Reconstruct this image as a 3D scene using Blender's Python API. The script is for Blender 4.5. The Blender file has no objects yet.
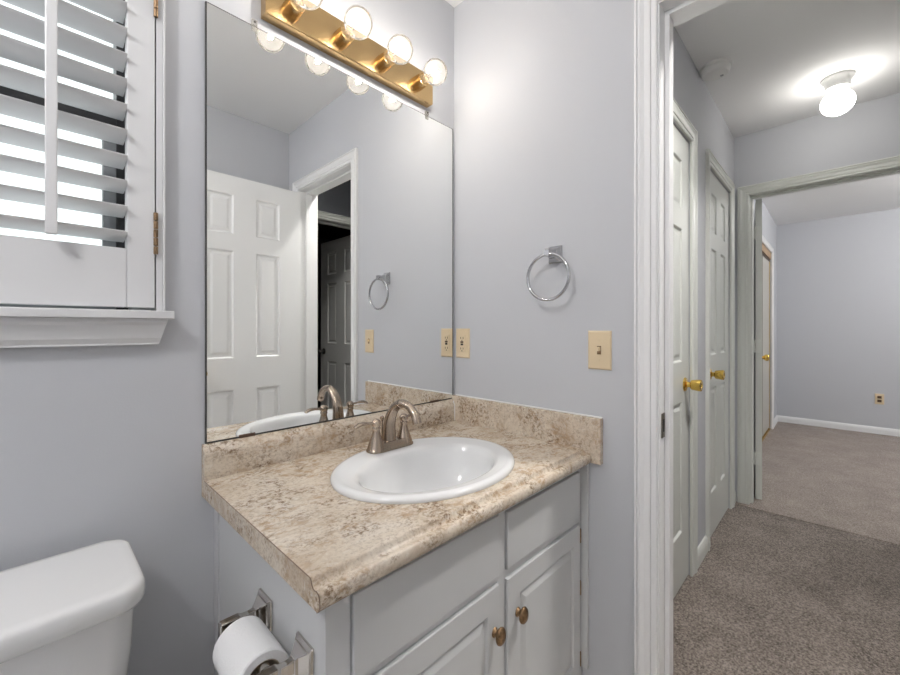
import bpy, bmesh, math, random
from mathutils import Vector, Matrix
random.seed(7)
PI = math.pi
sc = bpy.context.scene
COL = sc.collection

# ------------------------------------------------------------------ camera
cam_d = bpy.data.cameras.new('camera')
cam = bpy.data.objects.new('camera', cam_d)
COL.objects.link(cam)
sc.camera = cam
cam_d.sensor_width = 36.0
cam_d.lens = 400.1 / 900 * 36
cam_d.shift_x = (450 - 443.3) / 900
cam_d.shift_y = (328.0 - 337.5) / 900
cam_d.clip_start = 0.02
cam.location = (-1.172, -1.09, 1.17)
YAW = math.radians(44.477)
cam.rotation_euler = (PI / 2, 0, YAW - PI / 2)

# ------------------------------------------------------------------ world and exposure
w = bpy.data.worlds.new('overcast_sky')
sc.world = w
w.use_nodes = True
bg = w.node_tree.nodes['Background']
bg.inputs['Color'].default_value = (0.93, 0.97, 1.0, 1)
bg.inputs['Strength'].default_value = 1.7
sc.view_settings.view_transform = 'Standard'
sc.view_settings.look = 'None'
sc.view_settings.exposure = 0.0
sc.view_settings.gamma = 1.0
sc.view_settings.use_curve_mapping = False

# lamp strengths (emission of each lamp's own glowing body)
FILAMENT = 920.0
BATH_FILL = 72.0  # fill from an added bathroom lamp, out of view
HALL_GLOBE = 17.5
HALL_FILL = 720.0  # fill from an added downlight above the hall floor
BED_FILL = 145.0  # fill from an added lamp in the bedroom

# ------------------------------------------------------------------ materials
def new_mat(name):
    m = bpy.data.materials.new(name)
    m.use_nodes = True
    nt = m.node_tree
    return m, nt, nt.nodes['Principled BSDF'], nt.nodes['Material Output']

def N(nt, kind, **kw):
    n = nt.nodes.new(kind)
    for k, v in kw.items():
        if k in n.inputs:
            n.inputs[k].default_value = v
        else:
            setattr(n, k, v)
    return n

def coords(nt, scale=(1, 1, 1)):
    g = nt.nodes.new('ShaderNodeNewGeometry')
    mp = nt.nodes.new('ShaderNodeMapping')
    mp.inputs['Scale'].default_value = scale
    nt.links.new(g.outputs['Position'], mp.inputs['Vector'])
    return mp.outputs['Vector']

def plain(name, col, rough=0.5, metal=0.0, bump=0.0, scale=60.0, vary=0.0, coat=0.0, spec=0.5):
    m, nt, b, o = new_mat(name)
    b.inputs['Base Color'].default_value = (*col, 1)
    b.inputs['Roughness'].default_value = rough
    b.inputs['Metallic'].default_value = metal
    b.inputs['Coat Weight'].default_value = coat
    b.inputs['Specular IOR Level'].default_value = spec
    v = coords(nt)
    if bump or vary:
        n = N(nt, 'ShaderNodeTexNoise', Scale=scale, Detail=3.0)
        nt.links.new(v, n.inputs['Vector'])
        if bump:
            bp = N(nt, 'ShaderNodeBump', Strength=bump, Distance=0.002)
            nt.links.new(n.outputs['Fac'], bp.inputs['Height'])
            nt.links.new(bp.outputs['Normal'], b.inputs['Normal'])
        if vary:
            r = N(nt, 'ShaderNodeValToRGB')
            r.color_ramp.elements[0].color = (*[c * (1 - vary) for c in col], 1)
            r.color_ramp.elements[1].color = (*[min(1, c * (1 + vary)) for c in col], 1)
            r.color_ramp.elements[0].position = 0.3
            r.color_ramp.elements[1].position = 0.7
            nt.links.new(n.outputs['Fac'], r.inputs['Fac'])
            nt.links.new(r.outputs['Color'], b.inputs['Base Color'])
    return m

def emissive(name, col, strength):
    m, nt, b, o = new_mat(name)
    b.inputs['Base Color'].default_value = (0.9, 0.88, 0.84, 1)
    b.inputs['Emission Color'].default_value = (*col, 1)
    b.inputs['Emission Strength'].default_value = strength
    n = N(nt, 'ShaderNodeTexNoise', Scale=40.0)
    nt.links.new(coords(nt), n.inputs['Vector'])
    mr = N(nt, 'ShaderNodeMapRange')
    mr.inputs['To Min'].default_value = 0.35
    mr.inputs['To Max'].default_value = 0.45
    nt.links.new(n.outputs['Fac'], mr.inputs['Value'])
    nt.links.new(mr.outputs['Result'], b.inputs['Roughness'])
    return m

def clear_glass(name, tint=(1, 1, 1), gloss=0.5, haze=0.0, rough=0.02):
    m, nt, b, o = new_mat(name)
    nt.nodes.remove(b)
    t = N(nt, 'ShaderNodeBsdfTransparent', Color=(*tint, 1))
    g = N(nt, 'ShaderNodeBsdfGlossy', Roughness=rough)
    lw = N(nt, 'ShaderNodeLayerWeight', Blend=gloss)
    mx = N(nt, 'ShaderNodeMixShader')
    nt.links.new(lw.outputs['Fresnel'], mx.inputs[0])
    nt.links.new(t.outputs[0], mx.inputs[1])
    nt.links.new(g.outputs[0], mx.inputs[2])
    out = mx
    if haze:
        d = N(nt, 'ShaderNodeBsdfTranslucent', Color=(1.0, 0.95, 0.88, 1))
        m2 = N(nt, 'ShaderNodeMixShader')
        m2.inputs[0].default_value = haze
        nt.links.new(mx.outputs[0], m2.inputs[1])
        nt.links.new(d.outputs[0], m2.inputs[2])
        out = m2
    nt.links.new(out.outputs[0], o.inputs['Surface'])
    return m

M = {}
M['wall'] = plain('blue_grey_wall_paint', (0.570, 0.580, 0.610), 0.62, bump=0.10, scale=220, spec=0.25)
M['ceiling'] = plain('flat_white_ceiling_paint', (0.89, 0.89, 0.89), 0.9, bump=0.12, scale=160)
M['dark_wall'] = plain('near_black_wall', (0.022, 0.024, 0.030), 0.7, bump=0.1, scale=200)  # near-black on the hall's right wall and all round the den
M['dark_trim'] = plain('grey_green_trim', (0.22, 0.22, 0.205), 0.45, bump=0.03)  # grey, much darker than the other trim
M['dark_door'] = plain('grey_door', (0.50, 0.50, 0.49), 0.45, bump=0.05, scale=90)  # grey leaf of the den door
M['trim'] = plain('white_gloss_trim_paint', (0.86, 0.86, 0.865), 0.34)
M['hall_trim'] = plain('green_cast_trim_paint', (0.72, 0.735, 0.695), 0.38)  # greenish cast of the hall exposure put into the trim colour
M['door'] = plain('white_door_paint', (0.89, 0.89, 0.89), 0.38)
M['hall_door'] = plain('green_cast_door_paint', (0.68, 0.695, 0.66), 0.38)  # same greenish cast put into the door colour
M['shutter'] = plain('white_shutter_paint', (0.74, 0.74, 0.75), 0.35, bump=0.02, scale=90)
M['cabinet'] = plain('white_cabinet_paint', (0.63, 0.638, 0.648), 0.42)
M['porcelain'] = plain('white_glazed_porcelain', (0.78, 0.785, 0.79), 0.14, coat=0.3, bump=0.01, scale=12)
M['toilet'] = plain('white_glazed_vitreous_china', (0.78, 0.78, 0.78), 0.16, coat=0.25, bump=0.01, scale=9)
M['plastic'] = plain('white_seat_plastic', (0.80, 0.80, 0.80), 0.3, bump=0.01)
M['chrome'] = plain('polished_chrome', (0.50, 0.50, 0.51), 0.12, 1.0, bump=0.01, scale=30)
M['dark_chrome'] = plain('smoky_polished_nickel', (0.60, 0.57, 0.54), 0.14, 1.0, bump=0.02, scale=25)
M['nickel'] = plain('brushed_bronze_nickel', (0.41, 0.335, 0.27), 0.24, 1.0, bump=0.03, scale=90)
M['knob'] = plain('antique_brass', (0.25, 0.16, 0.09), 0.40, 1.0, bump=0.15, scale=160, vary=0.35)
M['gold'] = plain('polished_brass', (0.83, 0.56, 0.14), 0.18, 1.0, bump=0.01, scale=40)
M['brass_plate'] = plain('satin_brass_plate', (0.60, 0.415, 0.205), 0.22, 1.0, bump=0.02, scale=50)
M['bronze'] = plain('aged_brass_hinge', (0.30, 0.20, 0.12), 0.4, 1.0, bump=0.1, scale=120, vary=0.3)
M['strike'] = plain('tarnished_strike_metal', (0.22, 0.19, 0.15), 0.4, 1.0, bump=0.1, scale=120)
M['almond'] = plain('almond_plastic', (0.74, 0.60, 0.40), 0.35, bump=0.01)
M['almond_dark'] = plain('brown_receptacle_plastic', (0.10, 0.055, 0.03), 0.4, bump=0.01)
M['black'] = plain('black_slot', (0.015, 0.012, 0.01), 0.6, bump=0.02)
M['caulk'] = plain('white_caulk', (0.80, 0.80, 0.79), 0.5, bump=0.2, scale=70)
M['seam'] = plain('dark_laminate_seam', (0.17, 0.11, 0.07), 0.5, bump=0.02)
M['mirror_edge'] = plain('dark_mirror_edge', (0.035, 0.035, 0.033), 0.3, bump=0.02)
M['alu'] = plain('dark_bronze_aluminium', (0.05, 0.05, 0.052), 0.4, 0.3, bump=0.02)
M['alu_grey'] = plain('grey_window_track', (0.30, 0.31, 0.32), 0.45, bump=0.02)
M['clip'] = plain('brown_clip_plastic', (0.10, 0.055, 0.035), 0.35, bump=0.02)
M['clear_clip'] = clear_glass('clear_plastic_clip', (0.93, 0.93, 0.92), 0.25, haze=0.15, rough=0.1)
M['tan'] = plain('tan_wood_trim', (0.42, 0.28, 0.16), 0.45, bump=0.1, scale=40, vary=0.15)
M['beige_door'] = plain('greige_closet_panel', (0.50, 0.48, 0.44), 0.5, bump=0.04)
M['dark_wood'] = plain('dark_wood_track', (0.08, 0.05, 0.03), 0.5, bump=0.05)
M['card'] = plain('grey_cardboard', (0.42, 0.36, 0.28), 0.9, bump=0.1)
M['detector'] = plain('white_detector_plastic', (0.84, 0.84, 0.82), 0.35, bump=0.01)
M['lamp_white'] = plain('white_enamel', (0.80, 0.80, 0.78), 0.3, bump=0.01)

# paper, with faint embossing
M['paper'] = plain('white_toilet_tissue', (0.84, 0.84, 0.845), 0.95, bump=0.35, scale=260)

# mirror silver
m, nt, b, o = new_mat('mirror_silver')
b.inputs['Base Color'].default_value = (0.93, 0.94, 0.935, 1)
b.inputs['Metallic'].default_value = 1.0
nz = N(nt, 'ShaderNodeTexNoise', Scale=5.0)
nt.links.new(coords(nt), nz.inputs['Vector'])
mr = N(nt, 'ShaderNodeMapRange')
mr.inputs['To Min'].default_value = 0.0
mr.inputs['To Max'].default_value = 0.006
nt.links.new(nz.outputs['Fac'], mr.inputs['Value'])
nt.links.new(mr.outputs['Result'], b.inputs['Roughness'])
M['mirror'] = m
M['pane'] = clear_glass('window_glass', (0.96, 0.98, 0.97), 0.2)
M['bulb'] = clear_glass('clear_bulb_glass', (1, 0.99, 0.97), 0.13, haze=0.03, rough=0.05)
M['filament'] = emissive('glowing_filament', (1.0, 0.94, 0.86), FILAMENT)
M['hall_globe'] = emissive('lit_hall_opal_glass', (1.0, 0.97, 0.92), HALL_GLOBE)
M['bath_fill'] = emissive('bath_fill_glass', (1.0, 0.985, 0.97), BATH_FILL)
M['hall_fill'] = emissive('hall_fill_lens', (1.0, 0.97, 0.93), HALL_FILL)
M['bed_fill'] = emissive('bedroom_fill_glass', (1.0, 0.985, 0.97), BED_FILL)

# marbled laminate: pale ground, fine tan mottling, clusters of brown flecks
def laminate():
    m, nt, b, o = new_mat('marbled_beige_laminate')
    L = nt.links
    v = coords(nt, (0.85, 1.1, 1.1))
    def noise(scale, detail, rough, dist=0.0, off=0.0):
        n = N(nt, 'ShaderNodeTexNoise', Scale=scale, Detail=detail, Roughness=rough, Distortion=dist)
        a = N(nt, 'ShaderNodeVectorMath', operation='ADD')
        a.inputs[1].default_value = (off, off * 1.7, -off)
        L.new(v, a.inputs[0])
        L.new(a.outputs[0], n.inputs['Vector'])
        return n.outputs['Fac']
    def ramp(f, stops):
        r = N(nt, 'ShaderNodeValToRGB')
        e = r.color_ramp.elements
        e[0].position, e[0].color = stops[0][0], (*stops[0][1], 1)
        e[1].position, e[1].color = stops[-1][0], (*stops[-1][1], 1)
        for p, c in stops[1:-1]:
            e.new(p).color = (*c, 1)
        L.new(f, r.inputs['Fac'])
        return r.outputs['Color']
    def g(x): return (x, x, x)
    def times(a, c):
        q = N(nt, 'ShaderNodeMath', operation='MULTIPLY')
        L.new(a, q.inputs[0]); L.new(c, q.inputs[1])
        return q.outputs[0]
    def over(base, col, fac):
        mx = N(nt, 'ShaderNodeMix', data_type='RGBA')
        mx.inputs['B'].default_value = (*col, 1)
        L.new(fac, mx.inputs['Factor']); L.new(base, mx.inputs['A'])
        return mx.outputs['Result']
    c = ramp(noise(8, 5, .6, .6), [(.34, (.57, .47, .365)), (.5, (.70, .615, .505)), (.66, (.745, .675, .585))])
    c = over(c, (.40, .26, .145), times(ramp(noise(46, 8, .74, .4, 3.1), [(.46, g(0)), (.61, g(.88))]), ramp(noise(8.5, 4, .6, .8, 7.7), [(.40, g(.18)), (.60, g(1))])))
    c = over(c, (.40, .32, .25), times(ramp(noise(150, 5, .72, 0, 5.3), [(.50, g(0)), (.60, g(.75))]), ramp(noise(14, 3, .6, 0, 2.2), [(.35, g(.3)), (.6, g(1))])))
    c = over(c, (.19, .115, .062), times(ramp(noise(105, 6, .72, .3, 9.4), [(.475, g(0)), (.595, g(.92))]), ramp(noise(10, 4, .62, .8, 11.9), [(.465, g(0)), (.60, g(1))])))
    c = over(c, (.76, .71, .635), ramp(noise(70, 5, .68, .5, 15.2), [(.57, g(0)), (.70, g(.65))]))
    L.new(c, b.inputs['Base Color'])
    b.inputs['Roughness'].default_value = 0.21
    return m
M['laminate'] = laminate()

def carpet(name, dark, light):
    m, nt, b, o = new_mat(name)
    v = coords(nt)
    L = nt.links
    n1 = N(nt, 'ShaderNodeTexNoise', Scale=140.0, Detail=3.0, Roughness=0.75)
    L.new(v, n1.inputs['Vector'])
    n2 = N(nt, 'ShaderNodeTexNoise', Scale=5.0, Detail=4.0, Roughness=0.6)
    L.new(v, n2.inputs['Vector'])
    ad = N(nt, 'ShaderNodeMath', operation='MULTIPLY_ADD')
    ad.inputs[1].default_value = 0.22
    L.new(n2.outputs['Fac'], ad.inputs[0])
    L.new(n1.outputs['Fac'], ad.inputs[2])
    r = N(nt, 'ShaderNodeValToRGB')
    r.color_ramp.elements[0].position, r.color_ramp.elements[0].color = 0.47, (*dark, 1)
    r.color_ramp.elements[1].position, r.color_ramp.elements[1].color = 0.77, (*light, 1)
    L.new(ad.outputs[0], r.inputs['Fac'])
    L.new(r.outputs['Color'], b.inputs['Base Color'])
    bp = N(nt, 'ShaderNodeBump', Strength=0.9, Distance=0.008)
    L.new(n1.outputs['Fac'], bp.inputs['Height'])
    L.new(bp.outputs['Normal'], b.inputs['Normal'])
    b.inputs['Roughness'].default_value = 1.0
    b.inputs['Specular IOR Level'].default_value = 0.1
    b.inputs['Sheen Weight'].default_value = 0.15
    return m
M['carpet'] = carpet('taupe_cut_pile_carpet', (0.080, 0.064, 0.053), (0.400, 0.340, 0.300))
M['carpet_bed_lit'] = carpet('taupe_bedroom_carpet_lit', (0.21, 0.172, 0.150), (0.50, 0.43, 0.385))  # same carpet, with the bedroom's stronger light put into its colour

def tile():
    m, nt, b, o = new_mat('beige_floor_tile')
    br = N(nt, 'ShaderNodeTexBrick', Scale=1.0)
    br.offset = 0.0
    br.inputs['Brick Width'].default_value = 0.3
    br.inputs['Row Height'].default_value = 0.3
    br.inputs['Mortar Size'].default_value = 0.004
    br.inputs['Color1'].default_value = (0.52, 0.47, 0.41, 1)
    br.inputs['Color2'].default_value = (0.48, 0.43, 0.37, 1)
    br.inputs['Mortar'].default_value = (0.35, 0.32, 0.29, 1)
    nt.links.new(coords(nt), br.inputs['Vector'])
    nt.links.new(br.outputs['Color'], b.inputs['Base Color'])
    b.inputs['Roughness'].default_value = 0.4
    return m
M['tile'] = tile()

# ------------------------------------------------------------------ mesh helpers
class P:
    """bmesh collector"""
    def __init__(s):
        s.bm = bmesh.new()

def box(bm, x0, x1, y0, y1, z0, z1):
    v = [bm.verts.new((x, y, z)) for x in (x0, x1) for y in (y0, y1) for z in (z0, z1)]
    for f in ((0, 1, 3, 2), (4, 6, 7, 5), (0, 4, 5, 1), (2, 3, 7, 6), (0, 2, 6, 4), (1, 5, 7, 3)):
        bm.faces.new([v[i] for i in f])
    return v

def loft(bm, rings, cap0=True, cap1=True, close=True):
    """rings: lists of points, equal count; quads between."""
    R = [[bm.verts.new(p) for p in r] for r in rings]
    n = len(R[0])
    for a, b in zip(R, R[1:]):
        for i in range(n if close else n - 1):
            j = (i + 1) % n
            bm.faces.new((a[i], a[j], b[j], b[i]))
    if cap0 and close:
        bm.faces.new(list(reversed(R[0])))
    if cap1 and close:
        bm.faces.new(R[-1])
    return R

def frame_axes(d):
    d = Vector(d).normalized()
    up = Vector((0, 0, 1)) if abs(d.z) < 0.95 else Vector((1, 0, 0))
    s = d.cross(up).normalized()
    return d, s, s.cross(d).normalized()

def lathe(bm, prof, c, axis, seg=24, cap0=True, cap1=True, sq=(1, 1)):
    """prof: (distance along axis, radius)"""
    d, s, u = frame_axes(axis)
    c = Vector(c)
    rings = [[c + d * t + (s * math.cos(2 * PI * k / seg) * sq[0] + u * math.sin(2 * PI * k / seg) * sq[1]) * r for k in range(seg)] for t, r in prof]
    return loft(bm, rings, cap0, cap1)

def tube(bm, pts, rad, seg=14, cap=True, flat=(1, 1), closed=False, upv=None):
    pts = [Vector(p) for p in pts]
    n = len(pts)
    rings = []
    if upv is None:
        u = None
    for i, p in enumerate(pts):
        a = pts[i - 1] if (i or closed) else p
        b = pts[(i + 1) % n] if (i < n - 1 or closed) else p
        t = (b - a).normalized()
        if upv is not None:
            u = Vector(upv)
        elif u is None:
            u = frame_axes(t)[2]
        u = (u - t * u.dot(t)).normalized()
        s = t.cross(u)
        r = rad[i] if isinstance(rad, (list, tuple)) else rad
        fl = flat[i] if isinstance(flat, list) else flat
        rings.append([p + (s * math.cos(2 * PI * k / seg) * fl[0] + u * math.sin(2 * PI * k / seg) * fl[1]) * r for k in range(seg)])
    if closed:
        rings.append(rings[0])
        R = [[bm.verts.new(q) for q in r] for r in rings[:-1]]
        R.append(R[0])
        for a, b in zip(R, R[1:]):
            for i in range(seg):
                j = (i + 1) % seg
                bm.faces.new((a[i], a[j], b[j], b[i]))
    else:
        loft(bm, rings, cap, cap)

def smooth_path(pts, n=6):
    """Catmull-Rom through points"""
    pts = [Vector(p) for p in pts]
    out = []
    for i in range(len(pts) - 1):
        p0 = pts[max(i - 1, 0)]; p1 = pts[i]; p2 = pts[i + 1]; p3 = pts[min(i + 2, len(pts) - 1)]
        for k in range(n):
            t = k / n
            out.append(0.5 * ((2 * p1) + (p2 - p0) * t + (2 * p0 - 5 * p1 + 4 * p2 - p3) * t * t + (3 * p1 - p0 - 3 * p2 + p3) * t ** 3))
    out.append(pts[-1])
    return out

def rrect(cx, cy, hx, hy, r, z, seg=6):
    out = []
    for qx, qy, a0 in ((1, 1, 0), (-1, 1, PI / 2), (-1, -1, PI), (1, -1, 3 * PI / 2)):
        for k in range(seg + 1):
            a = a0 + PI / 2 * k / seg
            out.append(Vector((cx + qx * (hx - r) + r * math.cos(a), cy + qy * (hy - r) + r * math.sin(a), z)))
    return out

def ell(cx, cy, a, b, z, n=64):
    return [Vector((cx + a * math.cos(2 * PI * k / n), cy + b * math.sin(2 * PI * k / n), z)) for k in range(n)]

WLD = {}
def tag(o, label=None, cat=None, group=None, kind=None):
    if label: o['label'] = label
    if cat: o['category'] = cat
    if group: o['group'] = group
    if kind: o['kind'] = kind
    return o

def obj(name, bm, mats, parent=None, smooth=False, bevel=0.0, seg=2, angle=40):
    if isinstance(bm, P): bm = bm.bm
    bmesh.ops.recalc_face_normals(bm, faces=bm.faces)
    me = bpy.data.meshes.new(name)
    origin = WLD.get(parent.name) if parent is not None else None
    if parent is not None:
        bmesh.ops.transform(bm, matrix=origin.inverted(), verts=bm.verts)
        mat = origin
    else:
        xs = [v.co for v in bm.verts]
        c = Vector(((min(v.x for v in xs) + max(v.x for v in xs)) / 2, (min(v.y for v in xs) + max(v.y for v in xs)) / 2, min(v.z for v in xs)))
        bmesh.ops.translate(bm, vec=-c, verts=bm.verts)
        mat = Matrix.Translation(c)
    bm.to_mesh(me); bm.free()
    if not isinstance(mats, (list, tuple)): mats = [mats]
    for k in mats: me.materials.append(M[k])
    o = bpy.data.objects.new(name, me)
    COL.objects.link(o)
    if parent is not None:
        o.parent = parent
    else:
        o.location = mat.translation
    WLD[o.name] = mat
    if smooth:
        for p in me.polygons: p.use_smooth = True
        try:
            me.set_sharp_from_angle(angle=math.radians(angle))
        except Exception:
            pass
    if bevel:
        md = o.modifiers.new('bevel', 'BEVEL')
        md.width = bevel; md.segments = seg; md.limit_method = 'ANGLE'; md.angle_limit = math.radians(35)
        md.harden_normals = False
    return o

def thing(name, loc, label, cat, group=None, rot=None):
    o = bpy.data.objects.new(name, None)
    o.empty_display_size = 0.05
    COL.objects.link(o)
    o.location = loc
    mt = Matrix.Translation(Vector(loc))
    if rot is not None:
        o.rotation_euler = (0, 0, rot)
        mt = mt @ Matrix.Rotation(rot, 4, 'Z')
    WLD[o.name] = mt
    return tag(o, label, cat, group)

def struct(name, bm, mats, parent=None, **kw):
    o = obj(name, bm, mats, parent, **kw)
    if parent is None: o['kind'] = 'structure'
    return o

def B(*boxes):
    bm = bmesh.new()
    for b in boxes: box(bm, *b)
    return bm

def wall_bm(axis, a0, a1, f0, f1, z0, z1, holes=(), bm=None):
    """wall along axis 'x' or 'y', thickness f0..f1, with rectangular holes (a0,a1,z0,z1)"""
    bm = bm or bmesh.new()
    A = sorted({a0, a1} | {h[0] for h in holes} | {h[1] for h in holes})
    Z = sorted({z0, z1} | {h[2] for h in holes} | {h[3] for h in holes})
    A = [a for a in A if a0 <= a <= a1]; Z = [z for z in Z if z0 <= z <= z1]
    def solid(i, j):
        if not (0 <= i < len(A) - 1 and 0 <= j < len(Z) - 1): return False
        ca, cz = (A[i] + A[i + 1]) / 2, (Z[j] + Z[j + 1]) / 2
        return not any(h[0] < ca < h[1] and h[2] < cz < h[3] for h in holes)
    def pt(a, f, z):
        return (a, f, z) if axis == 'x' else (f, a, z)
    cache = {}
    def V(a, f, z):
        k = (a, f, z)
        if k not in cache: cache[k] = bm.verts.new(pt(*k))
        return cache[k]
    for i in range(len(A) - 1):
        for j in range(len(Z) - 1):
            if not solid(i, j): continue
            p, q, r, s = A[i], A[i + 1], Z[j], Z[j + 1]
            for f in (f0, f1):
                bm.faces.new((V(p, f, r), V(q, f, r), V(q, f, s), V(p, f, s)))
            if not solid(i - 1, j): bm.faces.new((V(p, f0, r), V(p, f1, r), V(p, f1, s), V(p, f0, s)))
            if not solid(i + 1, j): bm.faces.new((V(q, f0, r), V(q, f1, r), V(q, f1, s), V(q, f0, s)))
            if not solid(i, j - 1): bm.faces.new((V(p, f0, r), V(q, f0, r), V(q, f1, r), V(p, f1, r)))
            if not solid(i, j + 1): bm.faces.new((V(p, f0, s), V(q, f0, s), V(q, f1, s), V(p, f1, s)))
    return bm

CASING = [(0, 0), (0, .0075), (.003, .0105), (.0125, .0105), (.0138, .0065), (.0160, .0065), (.0175, .0110), (.032, .0118), (.038, .0150), (.0415, .0168),
          (.0450, .0168), (.0464, .0115), (.0490, .0115), (.0504, .0168), (.054, .0175), (.057, .0150), (.057, 0)]
def casing(name, axis, a0, a1, zt, zb, f, sgn, mat, scale=1.0):
    """colonial casing round an opening a0..a1 (inner edges), top zt, on plane f, standing proud by sgn"""
    bm = bmesh.new()
    rings = []
    for (a, z, oa, oz) in ((a0, zb, -1, 0), (a0, zt, -1, 1), (a1, zt, 1, 1), (a1, zb, 1, 0)):
        ring = []
        for u, v in CASING:
            u *= scale
            pa, pf, pz = a + u * oa, f + sgn * v, z + u * oz
            ring.append((pa, pf, pz) if axis == 'x' else (pf, pa, pz))
        rings.append(ring)
    loft(bm, rings)
    return struct(name, bm, mat, smooth=True, angle=22)

BASE = [(0, 0), (.013, 0), (.013, .055), (.0115, .060), (.0115, .064), (.009, .070), (.006, .078), (.003, .082), (0, .084)]
def baseboard(name, p0, p1, out, mat):
    bm = bmesh.new()
    rings = []
    for p in (p0, p1):
        rings.append([(p[0] + out[0] * u, p[1] + out[1] * u, v) for u, v in BASE])
    loft(bm, rings)
    return struct(name, bm, mat)

H = 2.45
DT = 2.045      # door opening head

# ------------------------------------------------------------------ room shell
struct('floor', B((-2.72, .06, -1.62, .14, -.10, 0.0)), 'tile')
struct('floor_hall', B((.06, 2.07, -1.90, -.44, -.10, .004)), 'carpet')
struct('floor_bedroom', B((2.07, 5.42, -4.32, -.44, -.10, .009)), 'carpet_bed_lit')
struct('floor_den', B((-.6, 2.07, -4.3, -1.90, -.10, .003)), 'carpet')
struct('ceiling', B((-2.72, .06, -1.62, .14, H, H + .1)), 'ceiling')
bm = bmesh.new()                                      # hall ceiling with a round cut-out for the added downlight
hx, hy, hr = .42, -1.22, .079
angs = sorted({2 * PI * k / 48 for k in range(48)} | {math.atan2(y - hy, x - hx) % (2 * PI) for x in (.06, 2.18) for y in (-1.96, -.44)})
inn, outr = [], []
for a in angs:
    dx, dy = math.cos(a), math.sin(a)
    t = min([q for q in (((2.18 if dx > 0 else .06) - hx) / dx if abs(dx) > 1e-9 else 9, ((-.44 if dy > 0 else -1.96) - hy) / dy if abs(dy) > 1e-9 else 9)])
    inn.append((hx + dx * hr, hy + dy * hr)); outr.append((hx + dx * t, hy + dy * t))
LL = [[bm.verts.new((x, y, z)) for x, y in l] for l, z in ((inn, H), (outr, H), (outr, H + .1), (inn, H + .1))]
for q in range(4):
    for i in range(len(angs)):
        j = (i + 1) % len(angs)
        bm.faces.new((LL[q][i], LL[q][j], LL[(q + 1) % 4][j], LL[(q + 1) % 4][i]))
struct('ceiling_hall', bm, 'ceiling')
struct('ceiling_bedroom', B((2.18, 5.42, -4.32, -.44, H, H + .1)), 'ceiling')
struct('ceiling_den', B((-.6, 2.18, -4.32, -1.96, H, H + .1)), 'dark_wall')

WX0, WX1, WZ0, WZ1 = -1.665, -.9865, 1.208, 2.06      # window opening
struct('wall_back', wall_bm('x', -2.72, 0.12, 0, .14, 0, H, [(WX0, WX1, WZ0 - .0185, WZ1)]), 'wall')
D0, D1 = -1.36, -.7485                                 # bathroom doorway along y
struct('wall_right', wall_bm('y', -1.96, 0.0, 0, .12, 0, H, [(D0, D1, 0, DT)]), 'wall')
struct('wall_rear', B((-2.72, 0, -1.62, -1.50, 0, H)), 'wall')
struct('wall_left', B((-2.72, -2.60, -1.50, 0, 0, H)), 'wall')
# hall: closet doors on the left, bedroom at the end, dark wall on the right
HY = -.60
C1 = (.372, .986); C2 = (1.353, 1.967)
bm = wall_bm('x', .12, 2.12, HY, HY + .05, 0, H, [(C1[0], C1[1], 0, DT), (C2[0], C2[1], 0, DT)])
box(bm, .12, 2.12, HY + .05, HY + .11, 0, H)
struct('wall_hall_left', bm, 'wall')
HE0, HE1 = -1.445, -.680
struct('wall_hall_end', wall_bm('y', -4.32, -.44, 2.12, 2.24, 0, H, [(HE0, HE1, 0, DT)]), 'wall')
HR = -1.84
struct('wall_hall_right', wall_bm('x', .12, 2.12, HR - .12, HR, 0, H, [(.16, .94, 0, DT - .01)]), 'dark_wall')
# den beyond the dark wall
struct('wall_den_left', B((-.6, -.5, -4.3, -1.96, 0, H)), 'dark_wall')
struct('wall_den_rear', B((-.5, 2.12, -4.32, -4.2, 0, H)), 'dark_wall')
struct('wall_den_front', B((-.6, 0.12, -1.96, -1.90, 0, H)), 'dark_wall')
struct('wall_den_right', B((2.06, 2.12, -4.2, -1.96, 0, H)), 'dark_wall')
# bedroom
BY = -.56
BC0, BC1 = 3.62, 4.745
bm = wall_bm('x', 2.24, 5.3, BY, BY + .07, 0, H, [(BC0, BC1, 0, 2.03)])
box(bm, 2.24, 5.3, BY + .07, BY + .12, 0, H)
struct('wall_bedroom_left', bm, 'wall')
struct('wall_bedroom_end', B((5.3, 5.42, -4.32, BY + .12, 0, H)), 'wall')
struct('wall_bedroom_right', wall_bm('x', 2.24, 5.3, -4.32, -4.2, 0, H, [(3.1, 4.7, .75, 2.1)]), 'wall')

# bathroom door casing, jamb and stop
casing('trim_1', 'y', D0 + .0, D1 - .0, DT, 0, 0, -1, 'trim')
casing('trim_2', 'y', D0, D1, DT, 0, .12, 1, 'hall_trim')
def jamb(name, axis, a0, a1, zt, f0, f1, stop, mat):
    """liner boards inside a doorway plus the door stop; stop = (f from, f to)"""
    bm = bmesh.new()
    t, s = .004, .0125
    def bx(p0, p1, q0, q1, z0, z1):
        if axis == 'x': box(bm, p0, p1, q0, q1, z0, z1)
        else: box(bm, q0, q1, p0, p1, z0, z1)
    bx(a0, a0 + t, f0, f1, 0, zt - t); bx(a1 - t, a1, f0, f1, 0, zt - t); bx(a0, a1, f0, f1, zt - t, zt)
    bx(a0 + t, a0 + t + s, *stop, 0, zt - t - s); bx(a1 - t - s, a1 - t, *stop, 0, zt - t - s); bx(a0 + t, a1 - t, *stop, zt - t - s, zt - t)
    return struct(name, bm, mat, bevel=.0012)
jamb('trim_3', 'y', D0, D1, DT, -.002, .122, (.042, .078), 'trim')
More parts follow.
